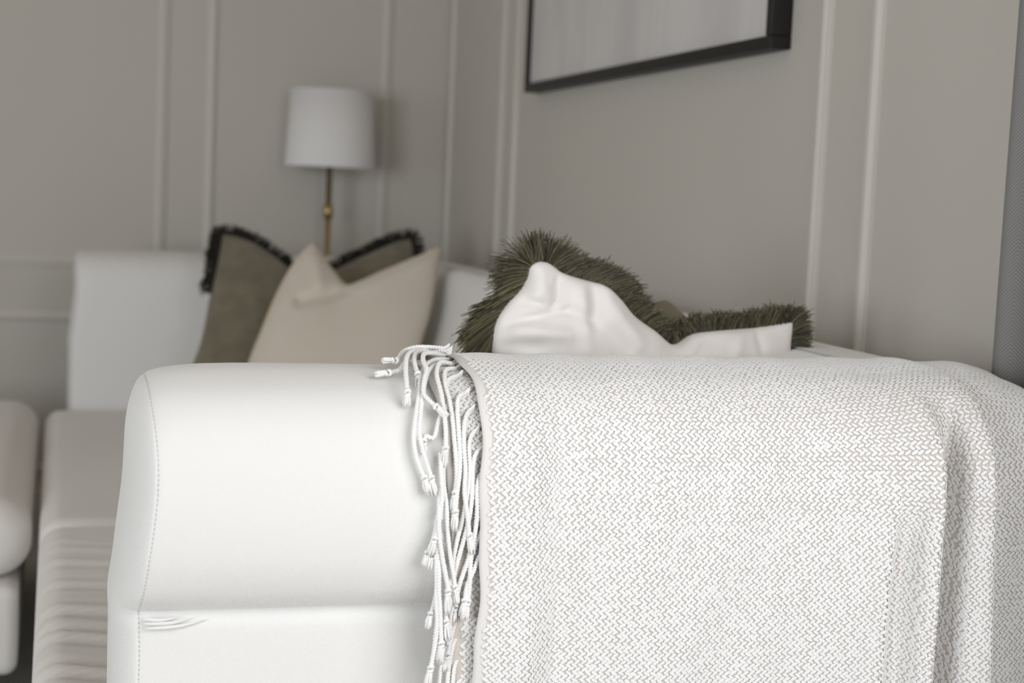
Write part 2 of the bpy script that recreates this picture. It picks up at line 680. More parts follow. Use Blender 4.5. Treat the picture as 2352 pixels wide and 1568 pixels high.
# seat cushions
def wrinkle(q, tt):
    x, y, z = q
    if z > .33:
        top = smooth01((z - .33) / .06)
        ph = (2.50 - y) - .62 * math.sqrt(max(0, .16 - max(0, .11 - x)) * 0 + max(0, x + .06)) * .42
        amp = .0042 * smooth01((2.44 - y) / .2) * smooth01((.5 - x) / .3)
        s = math.sin(2 * math.pi * ph / .062 + 1.6 * nz(x * 6, y * 5, 0))
        s2 = math.sin(2 * math.pi * ph / .041 + 2.4 * nz(x * 5, y * 4, 5) + 1)
        am = .55 + .6 * nz(y * 6, x * 4, 2)
        q[2] += top * amp * (abs(s) ** .7 * math.copysign(1, s) * am + .45 * s2)
        q[2] += top * .004 * nz(x * 4, y * 4, 8)
    return q


def soft(q, tt):
    x, y, z = q
    q[2] += .004 * nz(x * 5, y * 5, 4) * smooth01((z - .3) / .08)
    return q


V, F = rounded_box((-.018, 1.59, .235), (.745, 2.462, SEAT_Z - .004), .035, n=72, k=6, crown=(0, 0, .007), fn=wrinkle)
c1 = adopt(mesh_obj('seat_cushion', V, F, FABRIC_SEAT), sofa)
c1['label'] = 'near seat cushion with fanned creases'
V, F = rounded_box((-.018, 2.470, .235), (.745, 3.735, SEAT_Z - .004), .035, n=24, k=6, crown=(0, 0, .007), fn=soft)
adopt(mesh_obj('seat_cushion', V, F, FABRIC_SEAT), sofa)
LEG = mat('dark_leg_wood', (.03, .022, .017), .4)
for (x, y) in ((.14, 1.46), (.88, 1.46), (.14, 3.86), (.88, 3.86)):
    V, F = lathe([(0, 0), (.017, 0), (.024, .10), (.024, .104), (0, .104)], x, y, 16)
    adopt(mesh_obj('leg', V, F, LEG), sofa)

# ------------------------------------------------------------------ ottoman beside the sofa's front edge
ott = empty('ottoman', (-.40, 3.2, 0), 'white upholstered ottoman on dark legs at the front edge of the sofa', 'ottoman')
V, F = rounded_box((-.78, 2.60, .275), (-.030, 3.84, .41), .062, n=14, k=6, crown=(.0, .004, .006), fn=soft)
adopt(mesh_obj('top_cushion', V, F, FABRIC_SEAT), ott)
V, F = rounded_box((-.77, 2.585, .125), (-.050, 3.83, .2725), .02, n=8, k=5)
adopt(mesh_obj('base_panel', V, F, FABRIC_SEAT), ott)
for (x, y) in ((-.70, 2.70), (-.12, 2.70), (-.70, 3.74), (-.12, 3.74)):
    V, F = lathe([(0, 0), (.016, 0), (.022, .125), (.022, .13), (0, .13)], x, y, 16)
    adopt(mesh_obj('leg', V, F, LEG), ott)

# ------------------------------------------------------------------ lamp behind the far arm
LY = 4.095
c0 = at_y(757, 384, LY)
LX = c0[0]
zb, zt = at_y(757, 384, LY)[2], at_y(765, 209, LY)[2]
lamp = empty('floor_lamp', (LX, LY, 0), 'slim brass floor lamp with a white drum shade behind the far sofa arm', 'lamp')
rb, rt_ = .116, .106
V, F = lathe([(rb, zb), (rt_, zt), (rt_ - .002, zt), (rb - .002, zb), (rb, zb)], LX, LY, 48)
sh = adopt(mesh_obj('lamp_shade', V, F, SHADE), lamp)
for V, F in ([tube([(LX + (rb) * math.cos(a), LY + rb * math.sin(a), zb + .001) for a in np.linspace(0, 2 * math.pi, 49)], .0018, 6, False),
             tube([(LX + (rt_) * math.cos(a), LY + rt_ * math.sin(a), zt - .001) for a in np.linspace(0, 2 * math.pi, 49)], .0018, 6, False)]):
    rim = mesh_obj('shade_rim', V, F, SHADE)
    rim.parent = sh
V, F = lathe([(0, .02), (.0075, .02), (.0075, zb + .09), (0, zb + .09)], LX, LY, 16)
pole = adopt(mesh_obj('pole', V, F, BRASS), lamp)
zj = at_y(748, 485, LY)[2]
V, F = lathe([(.006, zj - .022), (.0115, zj - .018), (.0125, zj), (.0115, zj + .018), (.006, zj + .022)], LX, LY, 16)
adopt(mesh_obj('pole_joint', V, F, BRASS), lamp)
V, F = lathe([(0, .0), (.095, .0), (.095, .012), (.088, .018), (.012, .024), (0, .024)], LX, LY, 40)
adopt(mesh_obj('base', V, F, BRASS), lamp)
V, F = lathe([(.0, zb + .02), (.017, zb + .02), (.017, zb + .075), (.0, zb + .078)], LX, LY, 16)
adopt(mesh_obj('lamp_holder', V, F, mat('white_socket', (.8, .8, .78), .4)), lamp)
V, F = lathe([(.0, zb + .078), (.012, zb + .078), (.024, zb + .105), (.028, zb + .125), (.022, zb + .145), (0, zb + .155)], LX, LY, 20)
adopt(mesh_obj('bulb', V, F, mat('frosted_bulb', (.85, .85, .83), .3)), lamp)
V, F = join([tube([(LX, LY, zt - .012), (LX + rt_ * math.cos(a), LY + rt_ * math.sin(a), zt - .006)], .0015, 5) for a in (0.3, 2.4, 4.5)] +
            [tube([(LX, LY, zb + .09), (LX, LY, zt - .012)], .002, 6)])
adopt(mesh_obj('shade_carrier', V, F, BRASS), lamp)

# ------------------------------------------------------------------ picture on the right wall
PX = XW - .034
pa, pb = at_x(1203, 209, PX), at_x(1768, 116, PX)
ya, yb = pa[1], pb[1]
z0 = (pa[2] + pb[2]) / 2
z1 = z0 + .92
pic = empty('framed_picture', (XW - .017, (ya + yb) / 2, (z0 + z1) / 2), 'pale grey abstract canvas in a black frame on the right wall', 'picture')
bw = .019


def bar(name, lo, hi):
    V, F = rounded_box(lo, hi, .002, n=3, k=3)
    return adopt(mesh_obj(name, V, F, BLACK), pic)


fx0, fx1 = PX, XW - .0005
bar('frame_bar', (fx0, yb, z0), (fx1, ya, z0 + bw))
bar('frame_bar', (fx0, yb, z1 - bw), (fx1, ya, z1))
bar('frame_bar', (fx0, yb, z0 + bw), (fx1, yb + bw, z1 - bw))
bar('frame_bar', (fx0, ya - bw, z0 + bw), (fx1, ya, z1 - bw))
V, F = rounded_box((fx0 + .008, yb + bw - .001, z0 + bw - .001), (fx1 - .004, ya - bw + .001, z1 - bw + .001), .002, n=8, k=3)
cv = adopt(mesh_obj('canvas', V, F, ART), pic)

# ------------------------------------------------------------------ curtain at the right
V, UVs = [], []
ys = np.linspace(1.510, .88, 120)
zs = np.linspace(.015, 2.42, 30)
arc = 0
prev = None
for i, y in enumerate(ys):
    ph = 2 * math.pi * (1.510 - y) / .085
    x = .992 + .013 * math.sin(ph + 2.2)
    yy = y
    if prev is not None:
        arc += math.hypot(x - prev[0], yy - prev[1])
    prev = (x, yy)
    for z in zs:
        sway = .003 * (z - .8)
        V.append((x + .003 * nz(y * 9, z * 1.3, 1), yy - sway + .004 * nz(z * 2, y * 3, 6), z))
        UVs.append((arc, z))
F = grid_faces(len(ys), len(zs))
cur = mesh_obj('curtain', V, F, CURTAIN)
uvl = cur.data.uv_layers.new(name='UVMap')
for lp in cur.data.loops:
    uvl.data[lp.index].uv = UVs[lp.vertex_index]
sol = cur.modifiers.new('thick', 'SOLIDIFY')
sol.thickness = .0015
tag(cur, 'grey herringbone curtain hanging on the right wall past the sofa back', 'curtain')


# ------------------------------------------------------------------ cushions
def coons(top, bottom, left, right, nu, nv):
    T, B, Lf, Rt = catmull(top, nu), catmull(bottom, nu), catmull(left, nv), catmull(right, nv)
    u = np.linspace(0, 1, nu)[:, None, None]
    v = np.linspace(0, 1, nv)[None, :, None]
    P = (1 - v) * B[:, None, :] + v * T[:, None, :] + (1 - u) * Lf[None, :, :] + u * Rt[None, :, :]
    P = P - ((1 - u) * (1 - v) * B[0] + u * (1 - v) * B[-1] + (1 - u) * v * T[0] + u * v * T[-1])
    return P, u[:, :, 0], v[:, :, 0]


def cushion_halves(top, bottom, left, right, thick, nrm, disp=None, nu=90, nv=90, power=.42):
    P, u, v = coons(top, bottom, left, right, nu, nv)
    wgt = (16 * u * (1 - u) * v * (1 - v)) ** power
    nrm = np.array(nrm) / np.linalg.norm(nrm)
    A = P + nrm * (wgt * thick / 2)[:, :, None]
    B = P - nrm * (wgt * thick / 2)[:, :, None]
    if disp is not None:
        d = np.zeros((nu, nv))
        for i in range(nu):
            for j in range(nv):
                d[i, j] = disp(A[i, j], u[i, 0], v[0, j])
        edge = np.minimum(1, wgt * 3.0)
        A = A + nrm * (d * edge)[:, :, None]
    return P, A, B, nrm


def seg_dist(p, a, b):
    ax, ay = a
    bx, by = b
    t = ((p[0] - ax) * (bx - ax) + (p[1] - ay) * (by - ay)) / ((bx - ax) ** 2 + (by - ay) ** 2)
    t = min(1, max(0, t))
    return math.hypot(p[0] - ax - t * (bx - ax), p[1] - ay - t * (by - ay)), t


def half_mesh(name, G, m, parent, flip):
    nu, nv = G.shape[:2]
    return adopt(mesh_obj(name, G.reshape(-1, 3), grid_faces(nu, nv, flip=flip), m), parent)


def fringe_mesh(path, outv, length, n, rad, rows, spread, segs=4, depth_dir=(0, 1, 0), clump=24, droop=.006, lenfn=None, sides=3, leanfn=None):
    """brush fringe: many short strands rooted along a seam, pointing outwards"""
    path = np.asarray(path)
    L = np.concatenate([[0], np.cumsum(np.linalg.norm(np.diff(path, axis=0), axis=1))])
    dd = np.array(depth_dir, float)
    dd /= np.linalg.norm(dd)
    V, F = [], []
    for s in range(n):
        t = rng.uniform(0, L[-1])
        root = np.array([np.interp(t, L, path[:, k]) for k in range(3)])
        o = np.array([np.interp(t, L, outv[:, k]) for k in range(3)])
        o /= np.linalg.norm(o) + 1e-9
        k0 = min(len(path) - 2, int(np.searchsorted(L, t)))
        k0 = max(1, k0)
        tng = path[k0 + 1] - path[k0 - 1]
        tng = tng - o * (tng @ o)
        tng /= np.linalg.norm(tng) + 1e-9
        row = rng.uniform(-1, 1)
        c = nz(t * clump, row * 1.3, 0.5)
        c2 = nz(t * clump * 2.7, row * 2, 9.5)
        dirv = o + tng * ((.55 * c + .25 * c2 + .12 * rng.normal()) * spread + (leanfn(t / L[-1]) if leanfn else 0)) + dd * (row * .32 + .2 * c2)
        dirv /= np.linalg.norm(dirv)
        ln = length * (1 + .09 * rng.normal()) * (1 + .30 * c2)
        if lenfn is not None:
            ln *= lenfn(t / L[-1])
        root = root + dd * row * rows - o * .002
        tt = np.linspace(0, 1, segs + 1)
        curl = tng * rng.normal() * .0016 + dd * rng.normal() * .0014
        P = root[None] + dirv[None] * (ln * tt)[:, None] + np.array([0, 0, -droop])[None] * (tt ** 2)[:, None] + curl[None] * (tt ** 1.5)[:, None]
        b = len(V)
        v, f = tube(P, rad * rng.uniform(.8, 1.25), sides, False)
        V += v
        F += [tuple(i + b for i in q) for q in f]
    return V, F


def outward(path, center_fn, plane_n):
    T = np.gradient(np.asarray(path), axis=0)
    O = np.cross(T, plane_n)
    for i in range(len(O)):
        O[i] /= np.linalg.norm(O[i]) + 1e-9
    c = center_fn
    s = np.sum([(O[i] @ (path[i] - c)) for i in range(len(O))])
    if s < 0:
        O = -O
    # smooth the fan at the corners
    K = 9
    Q = np.array([O[max(0, i - K):i + K + 1].mean(0) for i in range(len(O))])
    return Q


# --- near cushion: cream back towards us, olive front away, leaning in the corner by the near arm
def near_pt(x, y):
    # plane of the cushion: top leans to the near arm, right corner rests over the backrest
    Y = 1.70 + .015 * (x - 1240) / 600.0 + .16 * min(330, max(0, y - 800)) / 300.0
    return at_y(x, y, Y)


top_px = [(1236, 597), (1262, 603), (1292, 625), (1335, 640), (1385, 654), (1418, 683), (1450, 722), (1495, 755), (1540, 789), (1585, 766), (1640, 758), (1720, 751),
          (1785, 741), (1822, 734)]
left_px = [(1135, 1375), (1105, 1200), (1104, 1000), (1117, 860), (1124, 795), (1134, 738), (1160, 697), (1190, 665), (1207, 635), (1213, 611), (1236, 597)]
right_px = [(1770, 1375), (1830, 1180), (1832, 980), (1815, 850), (1812, 800), (1818, 760), (1822, 734)]
bot_px = [(1135, 1375), (1450, 1392), (1770, 1375)]
tp, lp_, rp, bp = [[near_pt(*q) for q in P] for P in (top_px, left_px, right_px, bot_px)]
root = empty('fringed_cushion', (.70, 1.85, SEAT_Z), 'cushion with cream back and olive brush fringe behind the throw on the near arm', 'cushion', 'olive fringed cushions on the sofa')
NCREASE = [((1168, 742), (1310, 712), 9, -.0042), ((1310, 712), (1365, 735), 12, -.004), ((1215, 640), (1225, 700), 16, .004), ((1285, 630), (1275, 710), 9, -.005),
           ((1366, 650), (1372, 740), 16, -.005), ((1140, 790), (1240, 798), 15, -.0035), ((1190, 760), (1300, 770), 20, .008), ((1230, 610), (1245, 690), 22, .007),
           ((1372, 740), (1440, 800), 18, -.003), ((1330, 660), (1350, 800), 18, .004), ((1205, 690), (1262, 705), 9, -.005),
           ((1640, 770), (1600, 820), 10, -.002), ((1740, 760), (1760, 830), 10, -.0025), ((1700, 765), (1690, 830), 14, .002), ((1400, 690), (1470, 790), 16, .003)]


def near_disp(p, u, v):
    x, y = proj(p)
    d = .0035 * nz(p[0] * 16, p[2] * 16, 1.0) + .0012 * nz(p[0] * 45, p[2] * 45, 2.0)
    for a, b, wd, am in NCREASE:
        r, t = seg_dist((x, y), a, b)
        d += 1.5 * am * math.exp(-(r / wd) ** 2) * (.35 + .65 * math.sin(math.pi * min(1, max(0, .15 + .7 * t))))
    return d


P, A, B, nrm = cushion_halves(tp, bp, lp_, rp, .13, (0.05, -1, .12), near_disp, 150, 120, .40)
half_mesh('back_panel', A, CREAM, root, False)['label'] = 'cream velvet back panel'
_u = np.linspace(0, 1, B.shape[0])[:, None]
_v = np.linspace(0, 1, B.shape[1])[None, :]
B[:, :, 2] += .070 * np.exp(-((_u - .56) / .13) ** 2) * np.clip((_v - .55) / .35, 0, 1) * np.clip((1 - _v) / .05, 0, 1) ** .6
half_mesh('front_panel', B, VELVET, root, True)['label'] = 'olive velvet front panel'
edge = np.vstack([catmull(lp_[3:], 110), catmull(tp, 210)[1:], catmull(rp, 90)[::-1][1:40]])
O = outward(edge, np.array([.72, 1.80, .62]), np.array([0, -1, .1]))
_ed = np.concatenate([[0], np.cumsum(np.linalg.norm(np.diff(edge, axis=0), axis=1))])
TC = _ed[109] / _ed[-1]


# at the corner the strands stand up together in a tuft instead of fanning evenly
for _i in range(len(O)):
    _w = .72 * math.exp(-((_ed[_i] / _ed[-1] - TC) / .042) ** 2)
    O[_i] = O[_i] * (1 - _w) + np.array([-.10, 0, 1.0]) * _w
    O[_i] /= np.linalg.norm(O[_i])


def len_near(t):
    return 1.12 - .10 * smooth01((t - TC + .06) / .05) - .26 * smooth01((t - TC - .10) / .16) + .10 * smooth01((t - .86) / .05)


def lean_near(t):
    a = -1.35 * smooth01((TC - .008 - t) / .012) * (1 - .55 * smooth01((TC - .16 - t) / .12))
    b = .85 * smooth01((t - TC - .005) / .025) * (1 - .75 * smooth01((t - TC - .07) / .10)) - .05
    return a + b


V, F = fringe_mesh(edge, O, .036, 9500, .00036, .006, .9, 5, (0, 1, 0), 34, .007, len_near, 3, lean_near)
fr = adopt(mesh_obj('brush_fringe', V, F, FRINGE), root)
fr['kind'] = 'stuff'
V, F = tube(edge + np.array([0, .003, 0]), .0045, 8)
adopt(mesh_obj('fringe_braid', V, F, DARKFR), root)

# --- far olive cushion leaning on the far arm
def far_pt(x, y, Y0=3.585, tilt=.16):
    Y = Y0 - tilt * (y - 545) / 300.0
    return at_y(x, y, Y)


tp = [far_pt(*q) for q in [(506, 534), (540, 541), (585, 559), (630, 588), (668, 618), (715, 640), (765, 620), (800, 603), (850, 580), (905, 555), (945, 545)]]
lp_ = [far_pt(*q) for q in [(425, 968), (436, 860), (462, 780), (480, 690), (496, 610), (503, 570), (506, 534)]]
rp = [far_pt(*q) for q in [(905, 968), (925, 860), (945, 740), (950, 640), (951, 580), (945, 545)]]
bp = [far_pt(*q) for q in [(425, 968), (660, 974), (905, 968)]]
root = empty('fringed_cushion', (.55, 3.45, SEAT_Z), 'olive velvet cushion with dark fringe at the far arm, behind the beige one', 'cushion', 'olive fringed cushions on the sofa')


def far_disp(p, u, v):
    return .006 * nz(p[0] * 13, p[2] * 13, 4) + .003 * nz(p[0] * 30, p[2] * 30, 6)


P, A, B, nrm = cushion_halves(tp, bp, lp_, rp, .13, (-.05, -1, .25), far_disp, 70, 70, .42)
half_mesh('front_panel', A, VELVET, root, False)
half_mesh('back_panel', B, CREAM, root, True)['label'] = 'cream velvet back panel'
edge = np.vstack([catmull(lp_, 90)[60:], catmull(tp, 140)[1:], catmull(rp, 90)[::-1][1:30]])
O = outward(edge, np.array([.55, 3.45, .6]), np.array([0, -1, .25]))
V, F = fringe_mesh(edge, O, .026, 1800, .0008, .008, .7, 3, (0, 1, 0), 30, .004)
fr = adopt(mesh_obj('brush_fringe', V, F, DARKFR), root)
fr['kind'] = 'stuff'
V, F = tube(edge, .008, 8)
adopt(mesh_obj('fringe_braid', V, F, DARKFR), root)

# --- beige cushion in front of it
def bei_pt(x, y, Y0=3.41, tilt=.20):
    Y = Y0 - tilt * (y - 570) / 300.0 - .03 * (x - 800) / 300
    return at_y(x, y, Y)


tp = [bei_pt(*q) for q in [(716, 562), (738, 585), (765, 622), (795, 655), (830, 646), (870, 628), (920, 607), (970, 586), (1010, 570)]]
lp_ = [bei_pt(*q) for q in [(530, 1000), (568, 850), (600, 765), (635, 680), (668, 618), (692, 585), (716, 562)]]
rp = [bei_pt(*q) for q in [(915, 1000), (962, 800), (985, 720), (1000, 640), (1008, 595), (1010, 570)]]
bp = [bei_pt(*q) for q in [(530, 1000), (740, 1008), (915, 1000)]]


def bei_disp(p, u, v):
    x, y = proj(p)
    d = .003 * nz(p[0] * 9, p[2] * 9, 14)
    for a, b, wd, am in [((690, 690), (790, 668), 13, -.014), ((790, 668), (1000, 590), 22, .010), ((722, 590), (735, 650), 16, .007), ((650, 690), (640, 760), 25, .004)]:
        r, t = seg_dist((x, y), a, b)
        d += am * math.exp(-(r / wd) ** 2)
    return d


P, A, B, nrm = cushion_halves(tp, bp, lp_, rp, .14, (-.05, -1, .25), bei_disp, 80, 80, .42)
nu, nv = A.shape[:2]
V = np.vstack([A.reshape(-1, 3), B.reshape(-1, 3)])
F = grid_faces(nu, nv) + grid_faces(nu, nv, nu * nv, flip=True)
bc = mesh_obj('beige_cushion', V, F, BEIGE)
tag(bc, 'plain beige linen cushion with a chopped top in front of the olive one', 'cushion')
edge = np.vstack([catmull(lp_, 60), catmull(tp, 80)[1:], catmull(rp, 60)[::-1][1:], catmull(bp, 60)[::-1][1:]])
V, F = tube(edge, .0028, 6)
pp = mesh_obj('piping', V, F, BEIGE_PIPE)
pp.parent = bc

# ------------------------------------------------------------------ throw over the near arm
throw = empty('throw_blanket', (.65, 1.40, .60), 'white and taupe herringbone throw with corded fringe draped over the near arm', 'blanket')

# drape path in (Y, Z): over the arm from the seat side, down the front, then hanging free
DR = [(1.584, .44), (1.584, .56), (1.583, .66), (1.577, .715), (1.556, .747), (1.524, .764), (1.482, .7725), (1.442, .7735), (1.403, .769), (1.369, .757), (1.3445, .733),
      (1.331, .700), (1.3265, .666), (1.3265, .632), (1.327, .60), (1.328, .55), (1.329, .48), (1.330, .40), (1.331, .30)]
DP = catmull([(0, y, z) for y, z in DR], 700)
DL = np.concatenate([[0], np.cumsum(np.linalg.norm(np.diff(DP, axis=0), axis=1))])
DT = np.gradient(DP, axis=0)
DT /= np.linalg.norm(DT, axis=1)[:, None]
DN = np.cross([1, 0, 0], DT)                       # outward normal
if DN[350, 2] < 0:
    DN = -DN
i_crest = int(np.argmax(DP[:, 2]))
T_CREST = DL[i_crest]


def base_at(tv):
    tv = np.asarray(tv, float)
    P = np.stack([np.interp(tv, DL, DP[:, k]) for k in range(3)], -1)
    N = np.stack([np.interp(tv, DL, DN[:, k]) for k in range(3)], -1)
    N /= np.linalg.norm(N, axis=-1, keepdims=True)
    return P, N


X_LEFT = .3655


# folds of the top layer, as distance in front of the arm along X (read where the sheet hangs down)
def _fx(px, y=1300, Y=1.285):
    return float(at_y(px, y, Y)[0])


XF = np.linspace(.30, 1.02, 1441)


def _prof(pts):
    px, d = zip(*pts)
    v = np.interp(XF, [_fx(p) for p in px], d)
    k = np.exp(-np.linspace(-2.2, 2.2, 15) ** 2)
    return np.convolve(np.pad(v, 7, mode='edge'), k / k.sum(), 'valid')


F_SOFT = _prof([(1120, .003), (1190, .010), (1250, .010), (1312, -.002), (1400, .002), (1540, .013), (1700, .010), (1850, .012), (1960, .022), (2040, .034),
                (2120, .054), (2280, .057), (2400, .057)])
def _profx(pts):
    x, d = zip(*pts)
    v = np.interp(XF, x, d)
    k = np.exp(-np.linspace(-2, 2, 11) ** 2)
    return np.convolve(np.pad(v, 5, mode='edge'), k / k.sum(), 'valid')


# two deep pleats: a ridge, a hidden drop behind it and a steep face coming forward again
_rb, _cb, _eb = _fx(2038, 1300, 1.293), _fx(2056, 1300, 1.317), _fx(2104, 1300, 1.293)
F_B = _profx([(_rb - .012, 0), (_rb, .002), (_rb + .010, -.016), (_cb - .001, -.022), (_cb + .002, -.017), (_cb + .005, -.010), (_eb - .002, -.004), (_eb + .006, .001), (_eb + .02, 0)])
_rc, _cc, _ec = _fx(2142, 1300, 1.281), _fx(2160, 1300, 1.322), _fx(2276, 1300, 1.281)
F_C = _profx([(_rc - .012, 0), (_rc, .003), (_rc + .010, -.030), (_cc - .006, -.056), (_cc - .001, -.056), (_cc + .001, -.042), (_cc + .0028, -.022), (_cc + .005, -.011), (_ec - .001, -.003),
              (_ec + .004, 0), (_ec + .02, 0)])
EDGE_G = [-.03, .0, .045, .095, .15, .22, .40]
EDGE_X = [at_y(2070, 836, 1.46)[0], at_y(2100, 838, 1.43)[0], at_y(2200, 900, 1.37)[0], at_y(2262, 1000, 1.31)[0], at_y(2290, 1100, 1.285)[0], at_y(2291, 1250, 1.28)[0],
          at_y(2285, 1500, 1.28)[0]]


def fold_disp(x, tv):
    """outward displacement of the top layer at X and path length t (arrays)"""
    g = tv - T_CREST                                # distance down the front from the crest
    d = .003 + smooth01((g - .055) / .13) * np.interp(x, XF, F_SOFT)
    d = d + smooth01((g - .19 + .03 * np.sin(x * 9)) / .09) * np.interp(x, XF, F_B)
    d = d + smooth01((g - .105) / .085) * np.interp(x, XF, F_C)
    # fold edge at the right: the layer ends and drops back onto the part behind
    xe = np.interp(g, EDGE_G, EDGE_X)
    front = 1 / (1 + np.exp((x - xe) / .0028))
    back = .002 + 0 * x
    d = front * (d + .002 * smooth01((x - xe + .10) / .10) * (1 - smooth01((g - .05) / .08))) + (1 - front) * back
    # arm's rear end rounds away
    e = np.clip((x - .895) / .10, 0, 1)
    d = d - (1 - front) * .055 * (1 - np.sqrt(1 - e * e * .98)) * np.clip((g + .06) / .08, 0, 1)
    d = d + .0012 * np.sin(x * 41 + 1.3) * np.sin(tv * 23) + .0009 * np.sin(x * 83 + tv * 31)
    return d


def throw_pt(x, tv, extra=0.0):
    P, N = base_at(tv)
    d = fold_disp(x, tv) + extra
    Q = P + N * d[..., None]
    Q[..., 0] = x
    return Q


# ground weave
tv = np.concatenate([np.linspace(.02, T_CREST - .06, 30, endpoint=False), np.linspace(T_CREST - .06, DL[-1], 190)])
xv = np.concatenate([np.linspace(X_LEFT, .76, 100, endpoint=False), np.linspace(.76, .915, 260, endpoint=False), np.linspace(.915, .970, 24)])
XX, TT = np.meshgrid(xv, tv, indexing='ij')


def left_edge(tvv):
    """slight waviness of the hem"""
    return .0016 * np.sin(tvv * 38) + .0009 * np.sin(tvv * 91)


def shear(X, Tv):
    return X + left_edge(Tv) * np.exp(-(X - X_LEFT) / .03)


XS = shear(XX, TT)
G = throw_pt(XS, TT)
gw = mesh_obj('ground_weave', G.reshape(-1, 3), grid_faces(len(xv), len(tv), flip=True), THROW)
uvl = gw.data.uv_layers.new(name='UVMap')
uvs = np.stack([(XX - X_LEFT).ravel(), TT.ravel()], 1)
li = np.zeros(len(gw.data.loops), dtype=np.int32)
gw.data.loops.foreach_get('vertex_index', li)
uvl.data.foreach_set('uv', uvs[li].astype(np.float32).ravel())
adopt(gw, throw)
sol = gw.modifiers.new('thick', 'SOLIDIFY')
sol.thickness = .0015
sol.offset = -1


# slub yarns: one small lens of yarn for every float of the herringbone
def slub_template():
    rings = [(-1.0, .34), (-.70, .86), (0.0, 1.0), (.70, .86), (1.0, .34)]
    sides = 6
    V, F = [], []
    for a, r in rings:
        for s in range(sides):
            th = 2 * math.pi * s / sides
            V.append((a, r * math.cos(th), r * math.sin(th)))
    for i in range(len(rings) - 1):
        for s in range(sides):
            p, q = i * sides + s, i * sides + (s + 1) % sides
            F.append((p, q, q + sides, p + sides))
    F.append(tuple(range(sides))[::-1])
    F.append(tuple((len(rings) - 1) * sides + s for s in range(sides)))
    return np.array(V), F


SV, SF = slub_template()


def slub_mesh(name, surf, x0f, x1, t0, t1, px=.0061, pt=.0035, lenh=.0034, wid=.0020, hgt=.00055, parent=throw, m=YARN):
    ts = np.arange(t0, t1, pt)
    C, A, W = [], [], []
    for r, tt in enumerate(ts):
        x0 = x0f(tt)
        # even spacing along the cloth itself, folds included
        xf = np.linspace(x0, x1, 500)
        pf = surf(xf, np.full(500, tt))
        ar = np.concatenate([[0], np.cumsum(np.linalg.norm(np.diff(pf, axis=0), axis=1))])
        xs = np.interp(np.arange(((.25 if r % 2 else .78) + .13 * (r // 2)) % 1.0 * px, ar[-1], px), ar, xf)
        up = (r % 2 == 0)
        for x in xs:
            C.append((x + rng.normal() * .00025 , tt + rng.normal() * .00018))
            A.append((.60 if up else -.58) + rng.normal() * .07)
            W.append(rng.uniform(.88, 1.1))
    C, A, W = np.array(C), np.array(A), np.array(W)
    e = 2e-3
    P = surf(C[:, 0], C[:, 1])
    Dx = surf(C[:, 0] + e, C[:, 1]) - surf(C[:, 0] - e, C[:, 1])
    Dt = surf(C[:, 0], C[:, 1] + e) - surf(C[:, 0], C[:, 1] - e)
    Dx /= np.linalg.norm(Dx, axis=1)[:, None] + 1e-12
    Dt -= Dx * np.sum(Dt * Dx, 1)[:, None]
    Dt /= np.linalg.norm(Dt, axis=1)[:, None] + 1e-12
    Nn = np.cross(Dt, Dx)
    Pb, Nb = base_at(C[:, 1])
    flip = np.sign(np.sum(Nn * Nb, 1))
    Nn *= flip[:, None]
    Lg = Dx * np.cos(A)[:, None] + Dt * np.sin(A)[:, None]
    Wd = np.cross(Nn, Lg)
    V = (P[:, None, :] + Nn[:, None, :] * (.0004 + SV[None, :, 2, None] * hgt * W[:, None, None])
         + Lg[:, None, :] * (SV[None, :, 0, None] * lenh * W[:, None, None]) + Wd[:, None, :] * (SV[None, :, 1, None] * wid * W[:, None, None]))
    n, k = len(C), len(SV)
    F = [tuple(i + q * k for i in f) for q in range(n) for f in SF]
    o = adopt(mesh_obj(name, V.reshape(-1, 3), F, m), parent)
    o['kind'] = 'stuff'
    return o


slub_mesh('herringbone_yarn', lambda x, t: throw_pt(x, t), lambda t: X_LEFT + .0085 + float(left_edge(t)), .969, T_CREST - .05, DL[-1] - .02)

# under layer: the throw is folded double, its second hem peeps out left of the first
def under_left(g):
    return X_LEFT - .036 + .012 * smooth01((g - .06) / .2) + .0012 * np.sin(g * 60)


def under_pt(x, tv):
    P, N = base_at(tv)
    Q = P - N * (.0035 + 0 * x)[..., None]
    Q[..., 0] = x
    return Q


tu = np.linspace(T_CREST - .02, DL[-1] - .02, 150)
su = np.linspace(0, 1, 26)
SU, TU = np.meshgrid(su, tu, indexing='ij')
XU = under_left(TU - T_CREST) * (1 - SU) + (X_LEFT + .03) * SU
G = under_pt(XU, TU)
ul = mesh_obj('under_layer', G.reshape(-1, 3), grid_faces(len(su), len(tu), flip=True), THROW)
uvl = ul.data.uv_layers.new(name='UVMap')
uvs = np.stack([(XU - under_left(TU - T_CREST) + .004).ravel(), TU.ravel()], 1)
li = np.zeros(len(ul.data.loops), dtype=np.int32)
ul.data.loops.foreach_get('vertex_index', li)
uvl.data.foreach_set('uv', uvs[li].astype(np.float32).ravel())
adopt(ul, throw)
sol = ul.modifiers.new('thick', 'SOLIDIFY')
sol.thickness = .0012
sol.offset = -1
slub_mesh('under_yarn', under_pt, lambda t: float(under_left(t - T_CREST)) + .014, X_LEFT + .004, T_CREST, DL[-1] - .03)


